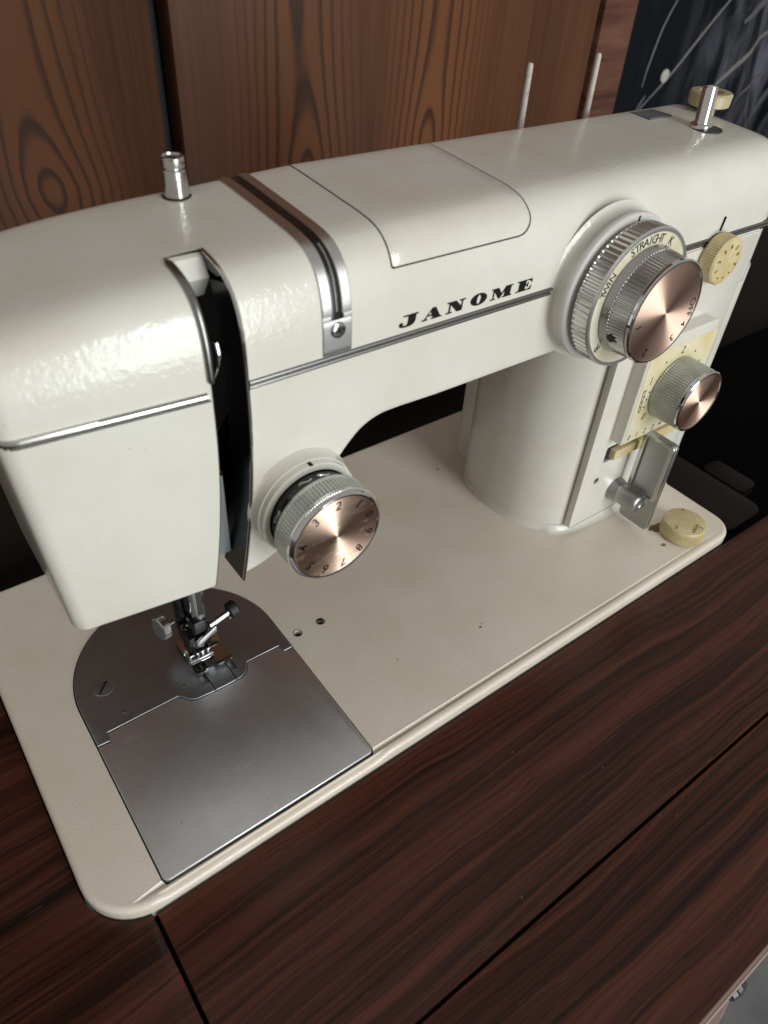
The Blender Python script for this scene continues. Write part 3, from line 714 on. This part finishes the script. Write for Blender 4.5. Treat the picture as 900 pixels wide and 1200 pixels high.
for (x0, z0, x1, z1) in ((300.6, 79, 299.4, 91.5), (302.0, 79, 300.8, 91.5), (303.0, 94.0, 303.4, 98.5)):
    obj('scale_line', slab([(x0 - .2, z0), (x0 + .2, z0), (x1 + .2, z1), (x1 - .2, z1)], -YP - .1, -YP + 0.06, 0, FRONT), INK, plate)
for z in (79, 91.5): obj('scale_line', slab([(299.4 + (91.5 - z) * .1, z - .2), (302.2, z - .2), (302.2, z + .2), (299.4 + (91.5 - z) * .1, z + .2)], -YP - .1, -YP + .06, 0, FRONT), INK, plate)
for z in (82.0, 85.0, 88.0): obj('scale_line', slab([(300.4, z - .18), (302.3, z - .18), (302.3, z + .18), (300.4, z + .18)], -YP - .1, -YP + .06, 0, FRONT), INK, plate)

AX = (0, -1, 0)
# stitch length knob
kx, kz = 322.6, 87.1
k1 = obj('stitch_length_knob', lathe((kx, RY - .3, kz), AX, [(0, 15.9), (0.6, 16.6), (1.0, 16.6, 1), (14.5, 16.2, 1), (14.9, 16.2), (15.3, 15.7)], nfl=76, flute=0.45), SILVERGREY, mach, 25)
obj('chrome_rim', lathe((kx, RY - 15.4, kz), AX, [(0, 15.9), (0.5, 16.25), (1.6, 16.2), (2.1, 15.7), (2.1, 14.9), (1.5, 14.7)], 96), CHROME, k1)
obj('copper_face', lathe((kx, RY - 16.2, kz), AX, [(0, 14.8), (0.75, 14.8), (0.85, 14.5), (0.86, 0.01)], 96), COPPER, k1, 60)

# big stitch width dial
dx, dz = 254.4, 153.5
mound = obj('dial_mound', lathe((dx, FY + 0.3, dz), AX, [(-0.2, 31.6), (0.35, 30.3), (1.0, 29.4), (2.2, 28.8), (6.4, 28.4)], 96), ENAMEL, mach, 50)
bossr = obj('dial_boss', lathe((dx, 46.2, dz), AX, [(0, 29.2), (0.5, 29.8), (2.0, 29.8), (2.7, 29.4), (3.0, 28.8), (3.0, 20)], 96), BOSSGREY, mach, 35)
obj('index_mark', slab([(dx + 1.0, dz + 26.6), (dx + 1.9, dz + 26.6), (dx + 2.0, dz + 28.7), (dx + 1.1, dz + 28.7)], -43.4, -43.05, 0, FRONT), INK, bossr)
ring = obj('pattern_ring', lathe((dx, 41.4, dz), AX, [(0, 27.0), (0.5, 27.8), (0.9, 27.9, 1), (7.4, 27.9, 1), (7.8, 27.9), (8.5, 27.3), (8.5, 26.2), (7.9, 25.9)], nfl=72, flute=0.75), RIBBED, mach, 22)
face = obj('ring_face', lathe((dx, 33.9, dz), AX, [(0, 26.1), (0.5, 26.1), (0.6, 25.9), (0.6, 10)], 96), CREAMFACE, ring)
def around(word, a0, a1, r, size, y, cx, cz, parent, shear=0.0):
    for i, ch in enumerate(word):
        a = math.radians(a0 + (a1 - a0) * (i / max(1, len(word) - 1)))
        ftext('letter', ch, size, cx + r * math.cos(a), y, cz + r * math.sin(a), a - PI / 2, parent, shear, 0.012)
yF = 33.9 - 0.65
around('STRAIGHT', 119, 79, 23.5, 4.7, yF, dx, dz, face)
around('K', 63, 63, 23.5, 4.7, yF, dx, dz, face); around('TWIN', 163, 146, 23.5, 4.3, yF, dx, dz, face); around('R', 222, 222, 23.5, 4.7, yF, dx, dz, face)
knob = obj('width_knob', lathe((dx, 33.2, dz), AX, [(0, 21.2), (0.5, 21.5), (3.2, 20.6), (3.6, 20.9), (3.7, 20.9, 1), (11.0, 20.3, 1), (11.3, 20.3), (11.6, 19.9)], nfl=90, flute=0.5), CHROME_DULL, mach, 22)
obj('grip_hole', lathe((dx - 19.1, 27.5, dz - 8.4), (-0.9, 0, -0.42), [(-1, 1.6), (0.62, 1.6)], 20), BLACK, knob)
obj('chrome_rim', lathe((dx, 21.7, dz), AX, [(0, 20.1), (0.5, 20.6), (1.5, 20.6), (2.1, 20.1), (2.2, 19.4), (1.8, 19.2)], 110), CHROME, knob)
cface = obj('copper_face', lathe((dx, 20.4, dz), AX, [(0, 19.3), (0.6, 19.3), (0.7, 19.0), (0.71, 0.01)], 110), COPPER, knob, 60)
yC = 20.4 - 0.75
ftext('numeral', 'OFF', 4.6, dx + 16.2, yC, dz - 1.2, -PI / 2, cface)
around('1', -173, -173, 15.2, 4.6, yC, dx, dz, cface); around('2', -111, -111, 15.7, 4.8, yC, dx, dz, cface); around('3', -52, -52, 16.0, 4.8, yC, dx, dz, cface)
around('4', -28, -28, 16.6, 4.2, yC, dx, dz, cface)

# small ivory knob
ox, oz = 331.8, 149.1
ik = obj('ivory_knob', lathe((ox, 50.8, oz), AX, [(0, 10.6), (1.4, 11.3), (1.8, 11.3, 1), (6.4, 10.9, 1), (6.9, 10.9), (7.7, 10.2), (7.75, 0.01)], nfl=60, flute=0.32), CREAM, mach, 28)
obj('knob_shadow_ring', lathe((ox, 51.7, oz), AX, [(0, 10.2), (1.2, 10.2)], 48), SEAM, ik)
for ch, a, r in (('1', -155, 7.3), ('2', 169, 6.8), ('3', 131, 6.8), ('4', 96, 6.9), ('5', 55, 6.9), ('6', 20, 7.2), ('7', -18, 7.4)):
    around(ch, a, a, r, 3.0, 42.98, ox, oz, ik)
for a in (-117, -82, -51):
    t = math.radians(a); obj('scale_dot', slab(circ(ox + 7.6 * math.cos(t), oz + 7.6 * math.sin(t), 0.4, 8), -43.02, -42.94, 0, FRONT), INK, ik)
obj('index_mark', slab([(ox - .3, oz + 11.3), (ox + .3, oz + 11.3), (ox + 1.2, oz + 17.2), (ox + .6, oz + 17.2)], -52.1, -51.1, 0, FRONT), INK, panel)

# reverse lever
hub = obj('reverse_lever', lathe((315.4, 51.4, 19.4), AX, [(0, 8.0), (0.5, 7.4), (5.0, 6.4), (5.5, 6.2), (5.6, 5.9), (16.0, 5.8), (17.4, 5.3), (18.0, 4.4), (18.3, 2.4), (17.8, 1.9)], 48), ALU, mach, 40)
def SIDE(y, z, h): return (h, y, z)
lo = rrect(26.6, 3.4, 45.6, 61.2, 2.5, 5)
lx = 318.6
obj('paddle', slab(lo, -lx - 2.6, -lx, 0.8, lambda y, z, h: (-h, y, z), nb=3), ALU, hub, 40)
li = rrect(30.0, 26.0, 42.4, 58.4, 2.0, 5)
rim = join(slab(lo, -lx - .2, -lx + 1.1, 0.5, lambda y, z, h: (-h, y, z), [inset(lo, 2.0)]))
obj('paddle_rim', slab(rrect(26.65, 24.0, 45.55, 61.15, 2.4, 5), -lx - 0.3, -lx + 1.4, 0.55, lambda y, z, h: (-h, y, z), [rrect(29.0, 24.6, 43.2, 58.9, 1.8, 5)]), CHROME_DULL, hub, 40)

# ---- tension dial
tx, tz = 112.1, 105.6
tb = obj('tension_boss', lathe((tx, FY + 0.2, tz), AX, [(0, 20.4), (1.0, 19.9), (1.8, 19.4), (5.0, 19.2), (5.4, 18.8), (7.6, 18.7), (8.0, 18.3), (8.0, 16.4), (6.5, 16.0)], 96), ENAMEL, mach, 35)
obj('index_mark', box(tx - .1, 44.25, tz + 17.6, tx + 1.3, 46.3, tz + 18.86, .03), INK, tb)
obj('tension_core', lathe((tx, FY - 2, tz), AX, [(0, 15.9), (15, 15.9)], 48), BLACKGLOSS, tb)
for a in (70, 95, 150): 
    t = math.radians(a); obj('tension_spring', tube([(tx + 15.9 * math.cos(t + k * .05), FY - 10.5 - .5 * math.sin(k), tz + 15.9 * math.sin(t + k * .05)) for k in range(7)], 0.5, 8), CHROME_DULL, tb)
td = obj('tension_dial', lathe((tx, 38.0, tz), AX, [(0, 17.6), (0.5, 18.3), (1.6, 18.4), (1.7, 18.4, 1), (7.8, 18.2, 1), (8.0, 18.2), (8.3, 17.8)], nfl=88, flute=0.55), SILVERGREY, mach, 22)
obj('chrome_rim', lathe((tx, 29.9, tz), AX, [(0, 17.7), (0.3, 18.35, 1), (1.0, 18.35, 1), (1.3, 17.9), (2.1, 17.6), (2.6, 17.0), (2.6, 16.4), (2.2, 16.2)], nfl=130, flute=0.3), CHROME, td, 30)
tf = obj('copper_face', lathe((tx, 28.3, tz), AX, [(0, 16.3), (0.6, 16.3), (0.7, 16.1), (0.71, 0.01)], 96), COPPER_WORN, td, 60)
yT = 28.3 - 0.76
for ch, a in (('0', 18), ('1', 53), ('2', 90), ('3', 130), ('4', 174), ('5', -143), ('6', -110), ('7', -78), ('8', -46), ('9', -15)):
    around(ch, a, a, 13.3, 5.0, yT, tx, tz, tf, 0.15)

# ---- things on top of the arm
def topz(y): return prof_at(s_top(y))[1]
obj('regulator_hole', lathe((104.8, 109.8, topz(109.8) - 3.2), (0, 0, 1), [(0, 4.6), (1.35, 4.6)], 32), SEAM, arm)
pk = obj('presser_regulator', lathe((104.8, 109.8, topz(109.8) - 3), (0, 0, 1), [(0, 4.05), (1.4, 4.05), (8.8, 3.95), (9.2, 3.7), (9.3, 3.1), (9.9, 3.1), (10.0, 3.8), (10.3, 3.95), (12.6, 3.9), (12.9, 3.6), (12.9, 3.1), (12.4, 2.9), (12.6, 0.01)], 44), NICKEL, mach, 30)
for i, (sx, top) in enumerate(((272.2, 216.0), (314.6, 217.2))):
    sy = 125.5
    obj('spool_pin', lathe((sx, sy, 172), (0, 0, 1), [(0, 1.55), (top - 172 - 1.6, 1.38), (top - 172 - 0.5, 1.25), (top - 172, 0.8), (top - 171.9, 0.01)], 20), PINK, mach, 40)
obj('sticker', slab([(330.2, 101.5), (345.8, 101.3), (346.2, 112.6), (330.0, 113.0)], topz(107) - 0.3, topz(113) + 0.2, 0, UP), GREYSTICKER, arm)
zb_ = topz(84.5)
obj('winder_hole', lathe((348.6, 84.2, zb_ - 0.6), (0, 0, 1), [(0, 7.6), (0.72, 7.6), (0.76, 7.4)], 40), BLACK, arm)
bw = obj('bobbin_winder', lathe((346.6, 85.4, zb_ - 0.2), (-0.07, 0.02, 1), [(0, 4.9), (1.9, 4.9), (2.4, 4.5), (2.6, 3.7), (3.6, 3.35), (16.2, 3.3), (17.2, 2.9), (17.5, 1.9), (17.6, .01)], 40), CHROME, mach, 30)
sw = obj('winder_stop', lathe((372.5, 101, topz(101) - 6.0), (0, 0, 1), [(0, 3.9), (8.2, 3.9), (8.4, 8.4), (9.0, 9.6), (13.8, 9.9), (14.6, 9.3), (14.6, 5.6), (13.2, 5.2), (13.2, 0.01)], 40), TAN, mach, 35)

# ---- ivory knob on the bed
bk = obj('feed_knob', lathe((338.8, 15.9, 0.6), (0, 0, 1), [(0, 11.6), (0.5, 12.1), (0.6, 12.1, 1), (5.8, 11.9, 1), (7.4, 11.8), (8.3, 11.3), (8.6, 10.7), (8.5, 0.01)], nfl=70, flute=0.25), CREAM, mach, 28)
zk = 9.2
ttext('letter', 'E', 3.6, 330.2, 15.6, zk, 1.9, bk); ttext('letter', 'C', 3.0, 341.2, 7.4, zk, 3.6, bk); ttext('letter', 'NORM', 2.8, 338.2, 9.0, zk, 3.45, bk)
obj('index_mark', slab(circ(346.0, 22.9, 0.5, 8), zk - .1, zk + .06, 0, UP), INK, bk)
for cx_, cy_, cr_ in ((197.5, 28.6, 0.8), (199.6, 30.0, 0.45), (259.3, 135.7, 0.9), (152.5, 36.0, 0.4)):
    obj('chip', slab([(cx_ + cr_ * (1.5 if k % 2 else .8) * math.cos(2 * PI * k / 9), cy_ + cr_ * (.7 if k % 3 else .4) * math.sin(2 * PI * k / 9)) for k in range(9)], -.2, 0.03, 0, UP), MOULD, bed)
obj('residue', slab([(331 + 5.2 * math.cos(t) * (1 + .18 * math.sin(5 * t)), 26.6 + 2.8 * math.sin(t) * (1 + .25 * math.sin(3 * t + 1))) for t in [2 * PI * k / 30 for k in range(30)]], -0.2, 0.08, 0, UP), MOULD, bed)

# ---- needle bar, clamp, presser foot
NX = 81.5
nb = obj('needle_bar', lathe((NX, 88.5, 26), (0, 0, 1), [(0, 3.2), (2, 3.4), (60, 3.4)], 28), SPRING, mach)
obj('bar_groove', box(NX - 1.1, 84.85, 30, NX + 1.1, 85.6, 46, 0.1), BLACK, nb)
cl = obj('needle_clamp', slab(rrect(NX - 4.6, 84.5, NX + 2.0, 92, 1.2, 4), 19.5, 26.5, 0.6, UP), BLACKGLOSS, mach)
arm_ = obj('clamp_screw', lathe((84.4, 85.4, 20.6), (0.95, 0.10, 0.16), [(0, 1.9), (9.5, 1.9), (9.6, 1.4), (11, 1.4)], 20), CHROME_DULL, cl)
obj('screw_knob', lathe((94.2, 86.4, 22.2), (0.95, 0.10, 0.16), [(0, 2.6), (0.6, 3.8), (3.8, 3.9), (4.6, 3.2), (4.7, 1.0), (4.2, .9)], 28), BLACK, arm_)
obj('clamp_plate', slab([(76.6, 12.6), (77.2, 15.6), (78.5, 16.8), (86.6, 21.6), (86.8, 17.4), (82.4, 15.0), (80.2, 14.0), (79.6, 12.6)], -84.2, -82.6, 0.3, FRONT), SPRING, cl)
obj('needle', tube([(NX, 88, 25), (NX, 88, 6), (NX, 88, 0.6)], .5, 8, [0.7, 0.5, 0.15]), SPRING, cl)
pb = obj('presser_bar', lathe((NX - 3.4, 100, 10), (0, 0, 1), [(0, 3.3), (72, 3.3)], 24), BLACKGLOSS, mach)
ts = obj('thumb_screw', lathe((73.2, 98.6, 17.6), (-0.93, -0.2, 0.12), [(0, 1.4), (4.0, 1.4), (4.0, 5.0), (4.4, 5.3), (4.5, 5.3, 1), (7.4, 5.3, 1), (7.5, 5.3), (7.9, 4.6), (7.9, .01)], nfl=28, flute=.6), CHROME_DULL, pb, 25)
ft = obj('presser_foot', box(74.6, 86, 6.5, 84.6, 99, 16, 0.5), BLACKGLOSS, mach)
for k, (x0, x1) in enumerate(((72.2, 74.8), (75.4, 77.0), (77.6, 79.6), (80.4, 82.6))):
    obj('hinge_block', box(x0, 82.2, 6.4, x1, 87.4, 10.2, 0.4), SPRING, ft)
obj('hinge_pin', tube([(72.4, 82.0, 6.6), (83.0, 82.0, 6.6)], .55, 10), CHROME, ft)
obj('hinge_pin', tube([(72.8, 81.6, 5.2), (83.0, 81.6, 5.2)], .5, 10), CHROME, ft)
def toe(xa, xb, tipy):
    P = []
    rows_ = [(98, 1.2), (88, 1.2), (82, 1.25), (79, 1.6), (77, 2.4), (tipy, 3.8)]
    V = []; F = []
    for i, (y, z) in enumerate(rows_):
        f = 0 if i < 4 else (0.4 if i == 4 else 1.2)
        V += [(xa + f, y, z), (xb - f, y, z), (xb - f, y, z + 1.3), (xa + f, y, z + 1.3)]
    for i in range(len(rows_) - 1):
        for j in range(4): F.append((i * 4 + j, i * 4 + (j + 1) % 4, i * 4 + 4 + (j + 1) % 4, i * 4 + 4 + j))
    F += [(0, 1, 2, 3), (len(V) - 4, len(V) - 3, len(V) - 2, len(V) - 1)]
    return V, F
sole = obj('sole', join(toe(72.4, 78.6, 75.6), toe(81.6, 90.2, 75.8), box(72.4, 88, 1.25, 90.2, 100, 2.6, .2)), SPRING, ft, 30)
obj('sole_screw', lathe((76.2, 94, 16), (0, -.2, 1), [(0, 1.6), (.8, 1.6), (1, 1.2)], 16), CHROME, ft)
obj('thread_hook', tube([(97, 96, 14), (97.6, 95, 10), (97.9, 94, 7.5), (98.4, 94, 8.4), (98.6, 95, 12)], .3, 6), CHROME_DULL, pb)

# ================================================================== small thing at the table's front edge
tsh = -1.0
tas = empty('tassel_knob', (180, -136, -40))
tag(tas, 'dark ribbed knob with dusty pink tassel under the front table edge', 'knob')
obj('knob_body', lathe((179.4, -134.9 + tsh, -36.3), (0.98, 0.02, 0.12), [(0, 2.4), (0.8, 3.5), (2.9, 4.0), (3.3, 3.5), (3.7, 4.1), (5.8, 4.1), (6.2, 3.6), (6.6, 4.0), (8.6, 3.7), (9.6, 2.6), (9.8, .01)], 40), PLUM, tas, 40)
obj('knob_mouth', lathe((179.6, -134.9 + tsh, -36.3), (-0.98, -0.02, -0.12), [(0, 2.6), (.4, 2.4), (.5, .01)], 24), BLACK, tas)
obj('stem', tube([(180, -135.6, -36), (171, -135.4, -36), (163.5, -135.2, -36)], 1.9, 16), PLUM, tas)
obj('fringe', join(*[tube([(178.6 + .1 * k, -137.0 - .15 * k, -37), (172 + .35 * k, -137.4 - .3 * k, -38), (165.2 + .75 * k, -137.4 - .42 * k, -39)], .30, 6) for k in range(7)]), TASSEL, tas)
